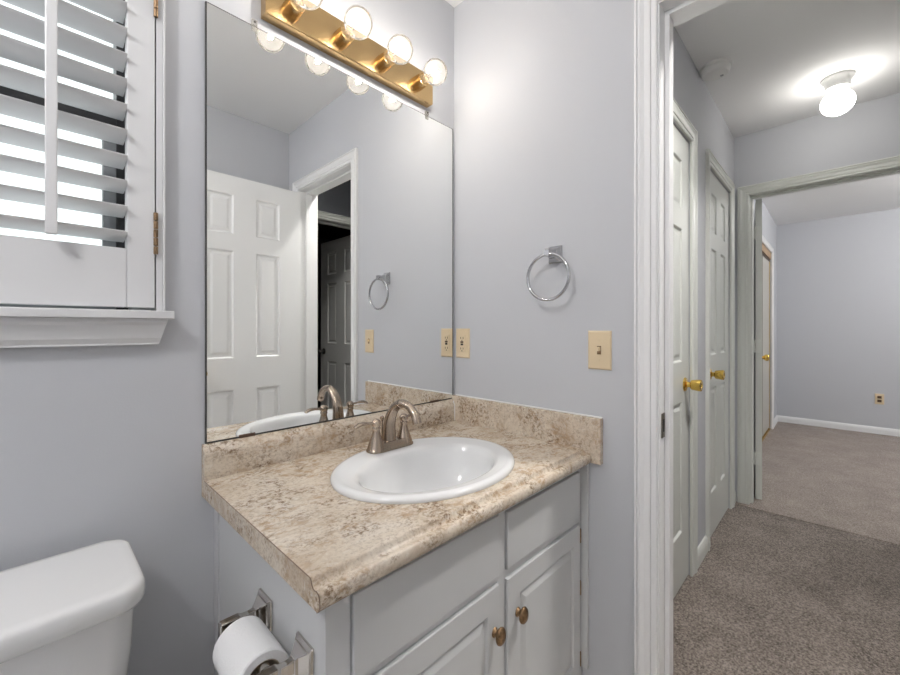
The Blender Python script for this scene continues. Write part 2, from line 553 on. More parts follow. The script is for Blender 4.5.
# hall casings
casing('trim_4', 'x', C1[0] + .004, C1[1] - .004, DT, 0, HY, -1, 'hall_trim', 1.18)
casing('trim_5', 'x', C2[0] + .004, C2[1] - .004, DT, 0, HY, -1, 'hall_trim', 1.12)
casing('trim_6', 'y', HE0, HE1, DT, 0, 2.12, -1, 'hall_trim', 1.06)
casing('trim_7', 'y', HE0, HE1, DT, 0, 2.24, 1, 'hall_trim', 1.06)
jamb('trim_8', 'y', HE0, HE1, DT, 2.118, 2.242, (2.150, 2.196), 'hall_trim')
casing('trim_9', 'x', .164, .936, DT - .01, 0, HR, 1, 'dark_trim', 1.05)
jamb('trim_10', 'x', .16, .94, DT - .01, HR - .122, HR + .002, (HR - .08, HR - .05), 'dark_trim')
# bedroom closet casing
casing('trim_11', 'x', BC0 + .002, BC1 - .002, 2.03, 0, BY, -1, 'trim', .9)

baseboard('baseboard_hall_left', (1.052, HY), (1.292, HY), (0, -1), 'hall_trim')
baseboard('baseboard_hall_corner', (2.036, HY), (2.12, HY), (0, -1), 'hall_trim')
baseboard('baseboard_bedroom_end', (5.3, BY), (5.3, -4.2), (-1, 0), 'trim')
baseboard('baseboard_bedroom_left', (4.80, BY), (5.3, BY), (0, -1), 'trim')
baseboard('baseboard_bedroom_near', (2.30, BY), (3.565, BY), (0, -1), 'trim')
baseboard('baseboard_back', (-2.60, 0), (-.868, 0), (0, -1), 'trim')
baseboard('baseboard_right', (0, -.545), (0, -.69), (-1, 0), 'trim')
baseboard('baseboard_rear', (-2.60, -1.5), (0, -1.5), (0, 1), 'trim')
baseboard('baseboard_left', (-2.6, -1.5), (-2.6, 0), (1, 0), 'trim')

# ------------------------------------------------------------------ window, sill and shutters
fr = B((WX0, WX0 + .035, .070, .125, WZ0 - .018, WZ1), (WX1 - .058, WX1 - .036, .070, .125, WZ0 - .018, WZ1), (WX0 + .035, WX1 - .058, .070, .125, WZ0 - .017, WZ0 + .004), (WX0 + .035, WX1 - .058, .070, .125, WZ1 - .03, WZ1))
win = struct('window_1', fr, 'alu', bevel=.001)
struct('meeting_rail', B((WX0 + .035, WX1 - .058, .072, .112, 1.604, 1.648)), 'alu', win)
struct('sash_stile', B((WX1 - .080, WX1 - .058, .080, .110, WZ0 + .004, 1.604)), 'alu_grey', win)
struct('sash_stile', B((WX0 + .035, WX0 + .059, .080, .110, WZ0 + .004, 1.604)), 'alu_grey', win)
struct('sash_rail', B((WX0 + .059, WX1 - .080, .080, .110, WZ0 + .004, WZ0 + .012)), 'alu_grey', win)
struct('pane', B((WX0 + .035, WX1 - .058, .098, .102, 1.648, WZ1 - .03)), 'pane', win)
struct('pane', B((WX0 + .059, WX1 - .080, .090, .094, WZ0 + .012, 1.604)), 'pane', win)
struct('trim_15', B((WX1 - .0358, WX1 - .0002, .030, .1395, WZ0 - .0002, WZ1)), 'shutter')
# unseen bedroom window, added to bring daylight into the room beyond
wb = struct('window_2', wall_bm('x', 3.1, 4.7, -4.30, -4.24, .75, 2.1, [(3.15, 3.88, .8, 2.05), (3.92, 4.65, .8, 2.05)]), 'trim')
for x0 in (3.15, 3.92):
    struct('pane', B((x0, x0 + .73, -4.272, -4.268, .8, 2.05)), 'pane', wb)

# shutter frame (three boards with a thin outer bead), sill and apron
FX1 = -.9735
bm = bmesh.new()
box(bm, WX1 + .0005, FX1, -.020, -.0005, WZ0, WZ1 + .045)
box(bm, WX0 - .033, WX0 - .0005, -.020, -.0005, WZ0, WZ1 + .045)
box(bm, WX0 - .0005, WX1 + .0005, -.020, -.0005, WZ1 + .0005, WZ1 + .045)
box(bm, FX1, FX1 + .004, -.024, -.0005, WZ0, WZ1 + .049)
box(bm, WX0 - .037, WX0 - .033, -.024, -.0005, WZ0, WZ1 + .049)
struct('trim_12', bm, 'shutter', bevel=.0012)
struct('trim_13', B((WX0 - .05, -.957, -.048, .066, WZ0 - .018, WZ0 - .0005)), 'shutter', bevel=.002)
bm = bmesh.new()
prof = [(-.002, WZ0 - .0185), (-.036, WZ0 - .0185), (-.036, WZ0 - .026), (-.031, WZ0 - .032), (-.028, WZ0 - .045), (-.024, WZ0 - .060), (-.018, WZ0 - .070), (-.018, 1.134), (-.002, 1.134)]
def mit(z):   # mitred returns: the ends slope in towards the bottom
    return (WZ0 - .0185 - z) / (WZ0 - .0185 - 1.134) * .0145
loft(bm, [[(WX0 - .04 + mit(z), y, z) for y, z in prof], [(-.9665 - mit(z), y, z) for y, z in prof]])
struct('trim_14', bm, 'shutter')

LP = .0530
def shutter(x0, x1, label, hinge_x):
    z0, z1 = WZ0 + .006, WZ1 - .005
    y0, y1 = -.022, .006
    t = thing('window_shutter', ((x0 + x1) / 2, -.008, z0), label, 'shutter', 'louvred shutters over the window')
    st = .049
    zb = 1.338            # top of bottom rail
    zt = z1 - .10
    obj('stile', B((x0, x0 + st, y0, y1, z0, z1)), 'shutter', t, bevel=.002)
    obj('stile', B((x1 - st, x1, y0, y1, z0, z1)), 'shutter', t, bevel=.002)
    obj('rail', B((x0 + st + .0003, x1 - st - .0003, y0 + .001, y1 - .001, z0, zb)), 'shutter', t, bevel=.0015)
    obj('rail', B((x0 + st + .0003, x1 - st - .0003, y0 + .001, y1 - .001, zt, z1)), 'shutter', t, bevel=.0015)
    n = int((zt - zb) / LP)
    a = math.radians(11.5)
    half = .0312
    cy = -.007
    for k in range(n):
        cz = zb + .0265 + k * LP
        sec = []
        for i in range(20):
            p = 2 * PI * i / 20
            u, v = half * math.cos(p), .0055 * math.sin(p)
            # room edge (negative y) up, outside edge down
            sec.append((cy - u * math.cos(a) + v * math.sin(a), cz + u * math.sin(a) + v * math.cos(a)))
        bm = bmesh.new()
        loft(bm, [[(x, y, z) for y, z in sec] for x in (x0 + st + .001, x1 - st - .001)])
        obj('louvre', bm, 'shutter', t, smooth=True, angle=60)
    # tilt rod in front of the louvres
    cx = (x0 + x1) / 2 + .004
    obj('tilt_rod', B((cx - .0085, cx + .0085, cy - half * math.cos(a) - .017, cy - half * math.cos(a) - .003, zb + .007, zt - .01)), 'shutter', t, bevel=.002)
    for zc in (1.379, 1.90):
        bm = bmesh.new()
        for q in range(5):
            lathe(bm, [(0, .0042), (.0166, .0042)], (hinge_x, -.0245, zc - .047 + q * .0185), (0, 0, 1), 10)
        hb = obj('hinge', bm, 'bronze', t, smooth=True)
    return t
shutter(-1.3235, -.9885, 'white louvred shutter with bronze hinges on its right stile', -.9875)
shutter(-1.6600, -1.3255, 'white louvred shutter hinged left, away from the mirror', -1.6632)

# ------------------------------------------------------------------ doors
def door_slab(bm, w, h, t, panels, y0=0.0):
    """slab 0..w, y0..y0+t, 0..h in local coords with moulded panels on both faces"""
    A = sorted({0, w} | {p[0] for p in panels} | {p[1] for p in panels})
    Z = sorted({0, h} | {p[2] for p in panels} | {p[3] for p in panels})
    def inpanel(a, z):
        return any(p[0] < a < p[1] and p[2] < z < p[3] for p in panels)
    for y, d in ((y0, 1), (y0 + t, -1)):
        for i in range(len(A) - 1):
            for j in range(len(Z) - 1):
                if inpanel((A[i] + A[i + 1]) / 2, (Z[j] + Z[j + 1]) / 2): continue
                vs = [bm.verts.new((a, y, z)) for a, z in ((A[i], Z[j]), (A[i + 1], Z[j]), (A[i + 1], Z[j + 1]), (A[i], Z[j + 1]))]
                bm.faces.new(vs)
        for (p0, p1, q0, q1) in panels:
            rings = []
            for ins, dep in ((0, 0), (.003, .0015), (.008, .0075), (.011, .0085), (.022, .0085), (.034, .0040), (.037, .0036)):
                rings.append([(a, y + d * dep, z) for a, z in ((p0 + ins, q0 + ins), (p1 - ins, q0 + ins), (p1 - ins, q1 - ins), (p0 + ins, q1 - ins))])
            loft(bm, rings, cap0=False, cap1=True)
    for (a, b, c, d) in (((0, 0), (w, 0), (w, 0), (0, 0)),):
        pass
    for quad in (((0, y0, 0), (0, y0 + t, 0), (0, y0 + t, h), (0, y0, h)), ((w, y0, 0), (w, y0 + t, 0), (w, y0 + t, h), (w, y0, h)),
                 ((0, y0, 0), (w, y0, 0), (w, y0 + t, 0), (0, y0 + t, 0)), ((0, y0, h), (w, y0, h), (w, y0 + t, h), (0, y0 + t, h))):
        bm.faces.new([bm.verts.new(q) for q in quad])
    bmesh.ops.remove_doubles(bm, verts=bm.verts, dist=1e-5)

def six_panels(w):
    st = .108 * w / .61; mu = .115 * w / .61
    cw = (w - 2 * st - mu) / 2
    out = []
    for x in (st, st + cw + mu):
        for z0, z1 in ((.235, .825), (1.005, 1.605), (1.695, 1.915)):
            out.append((x, x + cw, z0, z1))
    return out

def door(name, mat, hinge, direction, w=.606, h=2.03, t=.035, z=.012, side=1, panels=None):
    """hinge=(x,y); direction=angle of the leaf from hinge to free edge; the slab lies to the left (side=1) or right (-1) of that line"""
    bm = bmesh.new()
    door_slab(bm, w, h, t, panels or six_panels(w), 0 if side > 0 else -t)
    mt = Matrix.Translation((hinge[0], hinge[1], z)) @ Matrix.Rotation(direction, 4, 'Z')
    bmesh.ops.transform(bm, matrix=mt, verts=bm.verts)
    o = struct(name, bm, mat)
    return o, mt

def round_knob(par, mt, u, y, sgn, z, mat='gold', cyl=True):
    """door knob at local u along leaf, on face y, pointing sgn*y"""
    c = mt @ Vector((u, y, z))
    ax = (mt.to_3x3() @ Vector((0, sgn, 0))).normalized()
    bm = bmesh.new()
    lathe(bm, [(0, .031), (.003, .0315), (.007, .029), (.010, .018), (.012, .0125), (.030, .0115)], c, ax, 28)
    obj('rosette', bm, mat, par, smooth=True)
    bm = bmesh.new()
    if cyl:
        lathe(bm, [(.024, .012), (.026, .0195), (.030, .0225), (.044, .0245), (.060, .0265), (.066, .0258), (.068, .022), (.0675, .011), (.065, .010), (.065, .0)], c, ax, 28, cap1=False)
    else:
        lathe(bm, [(.026, .011), (.030, .018), (.038, .025), (.048, .0265), (.056, .024), (.062, .016), (.064, .0)], c, ax, 28, cap1=False)
    obj('door_knob', bm, mat, par, smooth=True)

def butt_hinge(par, mt, u, y, zc, mat, hh=.089):
    bm = bmesh.new()
    for k in range(5):
        c = mt @ Vector((u, y, zc - hh / 2 + k * hh / 5))
        lathe(bm, [(0, .0055), (hh / 5 - .0012, .0055)], c, (0, 0, 1), 12)
    return obj('hinge', bm, mat, par, smooth=True)

# bathroom door, open flat along the rear wall
bp = [(x, x + .139, z0, z1) for x in (.130, .389) for z0, z1 in ((.235, .812), (.990, 1.590), (1.682, 1.903))]
bd, mt = door('door_1', 'door', (-.008, -1.358), PI, .606, h=2.006, side=-1, panels=bp)
round_knob(bd, mt, .606 - .042, -.035, -1, .92)
round_knob(bd, mt, .606 - .042, 0, 1, .92)
for zc in (.28, 1.02, 1.78):
    butt_hinge(bd, mt, -.004, -.0005 + .004, zc, 'trim')
# strike plate on the near jamb
bm = B((.012, .036, D1 - .0068, D1 - .0045, .872, .938))
st = obj('strike_plate', bm, 'strike', bpy.data.objects['trim_3'], bevel=.0006)
obj('latch_hole', B((.018, .030, D1 - .0073, D1 - .0066, .888, .922)), 'black', st)
obj('screw', (lambda b: (lathe(b, [(0, .0035), (.0008, .003)], (.024, D1 - .0068, .880), (0, -1, 0), 12), b)[1])(bmesh.new()), 'strike', st)
obj('screw', (lambda b: (lathe(b, [(0, .0035), (.0008, .003)], (.024, D1 - .0068, .930), (0, -1, 0), 12), b)[1])(bmesh.new()), 'strike', st)

# hall closet doors (closed)
d2, mt = door('door_2', 'hall_door', (C1[0] + .003, HY + .006), 0, .608)
round_knob(d2, mt, .608 - .070, 0, -1, .90)
d3, mt = door('door_3', 'hall_door', (C2[0] + .003, HY + .006), 0, .608)
round_knob(d3, mt, .062, 0, -1, .905)
for zc in (.34, 1.82):
    butt_hinge(d3, mt, .6085, -.012, zc, 'hall_trim')
# bedroom door, open a little past square
d4, mt = door('door_4', 'hall_door', (2.252, -.699), math.radians(7.4), .745, side=-1)
round_knob(d4, mt, .745 - .065, -.035, -1, .92, cyl=False)
for zc in (.275, 1.035, 1.80):
    bm = butt_hinge(d4, mt, -.004, .004, zc, 'hall_trim')
    b2 = bmesh.new()
    box(b2, -.0022, -.0004, -.030, 0, zc - .045, zc + .045)
    bmesh.ops.transform(b2, matrix=mt, verts=b2.verts)
    obj('hinge_leaf', b2, 'hall_trim', d4)
# den door standing open
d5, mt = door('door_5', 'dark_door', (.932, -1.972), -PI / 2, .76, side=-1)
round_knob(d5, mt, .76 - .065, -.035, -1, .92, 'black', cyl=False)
# bedroom closet: two sliding panels in brass-toned rails
bm = B((BC0 + .03, (BC0 + BC1) / 2 + .03, BY + .042, BY + .058, .035, 1.99))
d6 = struct('door_6', bm, 'beige_door', bevel=.002)
obj('sliding_panel', B(((BC0 + BC1) / 2 - .02, BC1 - .012, BY + .018, BY + .034, .035, 1.99)), 'beige_door', d6, bevel=.002)
obj('header_rail', B((BC0 + .002, BC1 - .006, BY + .002, BY + .014, 1.955, 2.027)), 'tan', d6, bevel=.002)
obj('header_track', B((BC0 + .002, BC1 - .006, BY + .014, BY + .066, 1.93, 1.975)), 'dark_wood', d6)
obj('floor_track', B((BC0 + .002, BC1 - .006, BY + .006, BY + .066, .010, .022)), 'gold', d6)
obj('edge_rail', B((BC1 - .030, BC1 - .012, BY + .014, BY + .036, .030, 1.94)), 'gold', d6, bevel=.002)

# ------------------------------------------------------------------ mirror
MX0, MX1, MZ0, MZ1 = -.8858, -.0125, .8902, 1.9585
mir = thing('wall_mirror', ((MX0 + MX1) / 2, -.003, MZ0), 'large frameless wall mirror above the vanity backsplash', 'mirror')
bm = bmesh.new()
box(bm, MX0, MX1, -.0058, -.0005, MZ0, MZ1)
obj('glass_edge', bm, 'mirror_edge', mir)
bm = bmesh.new()
box(bm, MX0 + .0030, MX1 - .0042, -.0062, -.0058, MZ0 + .0040, MZ1 - .0022)
obj('reflecting_face', bm, 'mirror', mir)
for x in (-.772, -.155):
    bm = B((x - .007, x + .007, -.0095, -.0063, MZ1 - .014, MZ1 + .002), (x - .007, x + .007, -.0095, -.0005, MZ1 + .0005, MZ1 + .016))
    c = obj('top_clip', bm, 'clear_clip', mir, bevel=.0015)
    b2 = bmesh.new(); lathe(b2, [(0, .0032), (.0012, .0028)], (x, -.0095, MZ1 + .009), (0, -1, 0), 12)
    obj('screw', b2, 'black', c)
for x in (-.790, -.117):
    obj('bottom_clip', B((x - .020, x + .020, -.0088, -.0063, MZ0 - .001, MZ0 + .0075)), 'clip', mir, bevel=.001)

# ------------------------------------------------------------------ vanity light
LX0, LX1, LZ0, LZ1 = -.754, -.150, 1.990, 2.092
vl = thing('vanity_light', ((LX0 + LX1) / 2, 0, LZ0), 'brass strip light with four round clear bulbs above the mirror', 'light fixture')
bm = bmesh.new()
prof = [(-.0005, LZ0 - .0), (-.030, LZ0), (-.0325, LZ0 + .001), (-.033, LZ0 + .003), (-.033, LZ1 - .003), (-.0325, LZ1 - .001), (-.030, LZ1), (-.0005, LZ1)]
loft(bm, [[(x, y, z) for y, z in prof] for x in (LX0, LX1)])
obj('back_plate', bm, 'brass_plate', vl, bevel=.0015)
for k in range(4):
    x = -.6835 + k * .1530
    z = 2.036
    bm = bmesh.new()
    lathe(bm, [(0, .024), (.002, .0245), (.030, .0225), (.034, .0225), (.035, .020), (.031, .019), (.031, .001)], (x, -.033, z), (0, -1, 0), 28)
    obj('socket', bm, 'brass_plate', vl, smooth=True)
    bm = bmesh.new()
    R = .0405
    pr = [(.0, .013), (.014, .013), (.018, .0150), (.022, .0185)]
    cy = .022 + math.sqrt(R * R - .0185 ** 2)
    a0 = math.asin(.0185 / R)
    for i in range(1, 19):
        a = a0 + (PI - a0) * i / 18
        pr.append((cy - R * math.cos(a), max(R * math.sin(a), .0004)))
    lathe(bm, pr, (x, -.064, z), (0, -1, 0), 32)
    bl = obj('bulb', bm, 'bulb', vl, smooth=True, angle=60)
    bm = bmesh.new()
    yc = -.064 - cy
    pts = [(x + .006 * math.cos(q * PI / 3), yc + (.007 if q % 2 else -.007), z + .006 * math.sin(q * PI / 3)) for q in range(7)]
    tube(bm, pts, .0011, 6)
    obj('filament', bm, 'filament', bl)
    bm = bmesh.new()
    lathe(bm, [(0, .006), (.030, .0045), (.034, .002)], (x, -.066, z), (0, -1, 0), 12)
    obj('glass_stem', bm, 'bulb', bl, smooth=True)

# ------------------------------------------------------------------ wall plates and towel ring
def screw(par, c, ax, mat='almond', r=.0032):
    bm = bmesh.new(); lathe(bm, [(0, r), (.0008, r * .95), (.0012, r * .6)], c, ax, 12)
    return obj('screw', bm, mat, par)

def plate_bm(x, yc, zc, w=.070, h=.115, out=-1, t=.0055):
    bm = bmesh.new()
    rings = []
    for ins, d in ((0, .0004), (0, .0022), (.0022, .0046), (.005, t)):
        rings.append([(x + out * d, yc + sy * (w / 2 - ins), zc + sz * (h / 2 - ins)) for sy, sz in ((-1, -1), (1, -1), (1, 1), (-1, 1))])
    loft(bm, rings)
    return bm

sw = thing('light_switch', (0, -.590, 1.047), 'almond toggle light switch on the wall beside the door casing', 'light switch')
pl = obj('cover_plate', plate_bm(0, -.590, 1.1045), 'almond', sw)
obj('toggle', (lambda b: (box(b, -.0165, -.0055, -.594, -.586, 1.102, 1.114), b)[1])(bmesh.new()), 'almond', sw, bevel=.0015)
obj('toggle_slot', B((-.0062, -.0054, -.596, -.584, 1.092, 1.117)), 'bronze', sw)
for dz in (-.030, .030): screw(sw, (-.0055, -.590, 1.1045 + dz), (-1, 0, 0))

ou = thing('electrical_outlet', (0, -.0485, 1.053), 'almond outlet with dark test buttons in the corner by the mirror', 'outlet')
obj('cover_plate', plate_bm(0, -.0485, 1.1105), 'almond', ou)
obj('receptacle', B((-.0075, -.0054, -.0655, -.0315, 1.0775, 1.1435)), 'almond', ou, bevel=.0008)
for zc in (1.131, 1.090):
    for yy in (-.0545, -.0425):
        obj('slot', B((-.0080, -.0074, yy - .0012, yy + .0012, zc - .004, zc + .004)), 'black', ou)
    obj('ground_hole', B((-.0080, -.0074, -.0505, -.0465, zc - .011, zc - .007)), 'black', ou)
obj('test_button', B((-.0088, -.0074, -.0555, -.0415, 1.1115, 1.1185)), 'almond_dark', ou)
obj('test_button', B((-.0088, -.0074, -.0545, -.0425, 1.1025, 1.1095)), 'black', ou)
for dz in (-.049, .049): screw(ou, (-.0046, -.0485, 1.1105 + dz), (-1, 0, 0))

ob = thing('electrical_outlet', (5.3, -1.428, .335), 'almond outlet low on the far bedroom wall above its baseboard', 'outlet')
obj('cover_plate', plate_bm(5.3, -1.428, .392), 'almond', ob)
for dz in (-.02, .02):
    obj('receptacle', B((5.292, 5.2948, -1.444, -1.412, .392 + dz - .014, .392 + dz + .014)), 'almond_dark', ob, bevel=.001)

TY, TZ = -.4465, 1.405
tr = thing('towel_ring', (0, TY, TZ - .15), 'polished chrome towel ring on the wall above the light switch', 'towel ring')
bm = bmesh.new()
rings = []
for hy, hz, d in ((.024, .028, .0005), (.024, .028, .004), (.020, .024, .007), (.012, .014, .022), (.009, .011, .040), (.009, .011, .060)):
    rings.append([(-d, TY + sy * hy, TZ + sz * hz) for sy, sz in ((-1, -1), (1, -1), (1, 1), (-1, 1))])
loft(bm, rings)
obj('mount', bm, 'chrome', tr, bevel=.0015)
bm = bmesh.new()
RR = .0715
tube(bm, [(-.052, TY + RR * math.sin(2 * PI * k / 64), TZ - .004 - RR + RR * math.cos(2 * PI * k / 64)) for k in range(64)], .0049, 12, closed=True, upv=(1, 0, 0))
obj('ring', bm, 'chrome', tr, smooth=True, angle=80)

# ------------------------------------------------------------------ vanity cabinet
VX0, VX1, VF = -.862, -.0005, -.5145
van = thing('vanity_cabinet', (-.43, -.26, 0), 'white painted vanity cabinet with raised-panel doors and brass knobs', 'cabinet')
obj('side_panel', B((VX0, VX0 + .016, VF, -.0005, 0, .7645)), 'cabinet', van, bevel=.001)
obj('side_panel', B((VX1 - .016, VX1, VF, -.0005, 0, .7645)), 'cabinet', van)
obj('scribe_strip', B((VX0 - .004, VX0, -.030, -.0008, 0, .7645)), 'cabinet', van, bevel=.001)
obj('scribe_strip', B((-.013, -.0008, -.558, VF - .0192, .145, .7645)), 'cabinet', van, bevel=.001)
DXA = (-.816, -.430); DXB = (-.3965, -.0235)
obj('face_frame', wall_bm('x', VX0, VX1, VF - .019, VF, .09, .7645, [(DXA[0] - .002, DXA[1] + .002, .115, .5865), (DXB[0] - .0025, DXB[1] + .002, .115, .5825), (DXA[0] - .002, DXA[1] + .002, .6, .7445), (DXB[0] - .0025, DXB[1] + .002, .6, .7385)]), 'cabinet', van)
obj('toe_kick', B((VX0 + .016, VX1 - .016, -.47, -.455, 0, .09)), 'cabinet', van)
obj('cabinet_floor', B((VX0 + .016, VX1 - .016, VF, -.012, .092, .107)), 'cabinet', van)
obj('cabinet_back', B((VX0 + .016, VX1 - .016, -.010, -.001, 0, .64)), 'cabinet', van)
FY = VF - .0193          # back of overlay fronts
def front_panel(x0, x1, z0, z1, raised, name, parent, th=.0065):
    bm = bmesh.new()
    def ring(ins, d): return [(x, FY - d, z) for x, z in ((x0 + ins, z0 + ins), (x1 - ins, z0 + ins), (x1 - ins, z1 - ins), (x0 + ins, z1 - ins))]
    rr = [ring(.003, -.0125), ring(0, -.0120), ring(0, th - .0025), ring(.0007, th - .0008), ring(.002, th)]
    if raised:
        g = .052
        def ring2(i, d): return [(x, FY - d, z) for x, z in ((x0 + g + i, z0 + g + i), (x1 - g + .012 - i, z0 + g + i), (x1 - g + .012 - i, z1 - g - i), (x0 + g + i, z1 - g - i))]
        rr += [ring2(0, th), ring2(.002, th - .0012), ring2(.005, th - .0060), ring2(.009, th - .0065), ring2(.024, th - .0012), ring2(.026, th - .0006)]
    loft(bm, rr)
    return obj(name, bm, 'cabinet', parent)
front_panel(DXA[0], DXA[1], .602, .742, False, 'false_drawer_front', van)
front_panel(DXB[0], DXB[1], .602, .736, False, 'false_drawer_front', van)
dA = front_panel(DXA[0], DXA[1], .118, .5835, True, 'door', van)
dB = front_panel(DXB[0], DXB[1], .118, .5795, True, 'door', van)
def cab_knob(x, z, par):
    bm = bmesh.new()
    yf = FY - .0065
    lathe(bm, [(0, .0100), (.002, .0100), (.004, .0075), (.010, .0070), (.012, .0105), (.014, .0160), (.017, .0178), (.021, .0165), (.0245, .0115), (.026, .005), (.0265, .0)], (x, yf, z), (0, -1, 0), 24, cap1=False, sq=(.92, 1.12))
    obj('knob', bm, 'knob', par, smooth=True, angle=70)
cab_knob(-.4475, .484, dA)
cab_knob(-.3560, .484, dB)
for z in (.542, .385, .17):
    bm = bmesh.new()
    for q in range(3):
        lathe(bm, [(0, .0032), (.0135, .0032)], (DXB[1] + .0035, FY - .004, z - .02 + q * .014), (0, 0, 1), 10)
    obj('hinge', bm, 'bronze', dB, smooth=True)

# ------------------------------------------------------------------ countertop
CT, CBt = .8070, .7655
CX0, CX1 = -.8925, -.0205
SX, SY, SA, SB = -.4450, -.3200, .2620, .2060
YF = -.5395
ct = thing('bathroom_countertop', (-.44, -.28, CBt), 'beige marbled laminate countertop with rolled front edge and backsplash', 'countertop')
bm = bmesh.new()
ha, hb = SA - .022, SB - .022
angs = sorted({2 * PI * k / 96 for k in range(96)} | {math.atan2(y - SY, x - SX) % (2 * PI) for x in (CX0, CX1) for y in (YF, -.0005)})
inner, outer = [], []
for a in angs:
    dx, dy = math.cos(a), math.sin(a)
    k = 1 / math.sqrt((dx / ha) ** 2 + (dy / hb) ** 2)
    inner.append((SX + dx * k, SY + dy * k))
    ts = []
    if dx > 1e-9: ts.append((CX1 - SX) / dx)
    if dx < -1e-9: ts.append((CX0 - SX) / dx)
    if dy > 1e-9: ts.append((-.0005 - SY) / dy)
    if dy < -1e-9: ts.append((YF - SY) / dy)
    t = min(ts)
    outer.append((SX + dx * t, SY + dy * t))
loops = [[(x, y, CT) for x, y in inner], [(x, y, CT) for x, y in outer], [(x, y, CBt) for x, y in outer], [(x, y, CBt) for x, y in inner]]
R = [[bm.verts.new(p) for p in l] for l in loops]
n = len(angs)
for q in range(4):
    a, b = R[q], R[(q + 1) % 4]
    for i in range(n):
        j = (i + 1) % n
        if q == 1 and abs(outer[i][1] - YF) < 1e-6 and abs(outer[j][1] - YF) < 1e-6: continue
        bm.faces.new((a[i], a[j], b[j], b[i]))
# rolled ogee front edge
og = [(YF, CT), (-.5450, CT - .0002), (-.5464, CT - .0010), (-.5480, CT - .0042), (-.5505, CT - .0090), (-.5540, CT - .0124), (-.5585, CT - .0130), (-.5630, CT - .0118), (-.5668, CT - .0126), (-.5700, CT - .0152), (-.5725, CT - .0205), (-.5730, CT - .0270), (-.5715, CT - .0335), (-.5685, CT - .0385), (-.5640, CT - .0412), (-.5590, CBt), (YF, CBt)]
loft(bm, [[(x, y, z) for y, z in og] for x in (CX0, CX1)])
obj('worktop', bm, 'laminate', ct, smooth=True, angle=45)
bm = bmesh.new()
tube(bm, [(CX0 - .0002, y, z) for y, z in [(-.023, CT)] + og[:15]], .0008, 6)
obj('edge_seam', bm, 'seam', ct)
bm = bmesh.new()
bs = [(-.0005, CT + .0003), (-.0215, CT + .0003), (-.0225, CT + .004), (-.0225, .860), (-.0215, .868), (-.0185, .875), (-.0150, .879), (-.0120, .8815), (-.0100, .8865), (-.0075, .8895), (-.0005, .8900)]
loft(bm, [[(x, y, z) for y, z in bs] for x in (CX0, CX1)])
obj('backsplash', bm, 'laminate', ct, smooth=True, angle=35)
obj('side_splash', B((-.0200, -.0005, -.6000, -.0005, .7700, .9035)), 'laminate', ct, bevel=.0012)
bm = bmesh.new()
tube(bm, [(-.0035, -.012, .9050), (-.0035, -.30, .9052), (-.0035, -.598, .9050)], .0028, 8)
obj('caulk_bead', bm, 'caulk', ct, smooth=True)
bm = bmesh.new()
tube(bm, [(-.0215, -.0225, .8080), (-.0215, -.0225, .86), (-.0215, -.016, .884)], .0022, 8)
obj('caulk_bead', bm, 'caulk', ct, smooth=True)

# ------------------------------------------------------------------ sink
BX, BYc = -.4540, -.3400
sk = thing('sink', (SX, SY, CT), 'white oval drop-in sink set in the beige countertop', 'sink')
bm = bmesh.new()
def er(cx, cy, a, b, z): return ell(cx, cy, a, b, z, 96)
rings = [er(SX, SY, SA - .024, SB - .024, CT - .03), er(SX, SY, SA - .024, SB - .024, CT + .0005), er(SX, SY, SA - .001, SB - .001, CT + .0005), er(SX, SY, SA, SB, CT + .005), er(SX, SY, SA - .0015, SB - .0015, CT + .0090), er(SX, SY, SA - .006, SB - .006, CT + .0125),
         er(SX, SY, SA - .013, SB - .013, CT + .0140), er(SX, SY, SA - .020, SB - .020, CT + .0125), er(SX, SY - .001, SA - .024, SB - .024, CT + .0118),
         er(BX, BYc + .003, .214, .152, CT + .0108), er(BX, BYc, .206, .143, CT + .0085), er(BX, BYc, .199, .136, CT + .0020), er(BX, BYc, .194, .131, CT - .012), er(BX, BYc, .186, .124, CT - .040),
         er(BX, BYc, .170, .112, CT - .075), er(BX, BYc, .142, .094, CT - .108), er(BX, BYc, .105, .070, CT - .128), er(BX, BYc, .062, .045, CT - .138), er(BX, BYc, .024, .024, CT - .142), er(BX, BYc, .022, .022, CT - .150)]
out = [er(BX, BYc, .030, .030, CT - .158), er(BX, BYc, .075, .058, CT - .150), er(BX, BYc, .150, .103, CT - .120), er(BX, BYc, .180, .122, CT - .085), er(BX, BYc, .205, .143, CT - .04), rings[0]]
loft(bm, rings + out, cap0=False, cap1=False)
bmesh.ops.remove_doubles(bm, verts=bm.verts, dist=1e-6)
obj('basin', bm, 'porcelain', sk, smooth=True, angle=70)
bm = bmesh.new()
lathe(bm, [(0, .0215), (.003, .0215), (.0045, .019), (.004, .014), (.0065, .013), (.008, .009), (.0085, .0)], (BX, BYc, CT - .1495), (0, 0, 1), 28, cap1=False)
obj('drain_stopper', bm, 'nickel', sk, smooth=True)

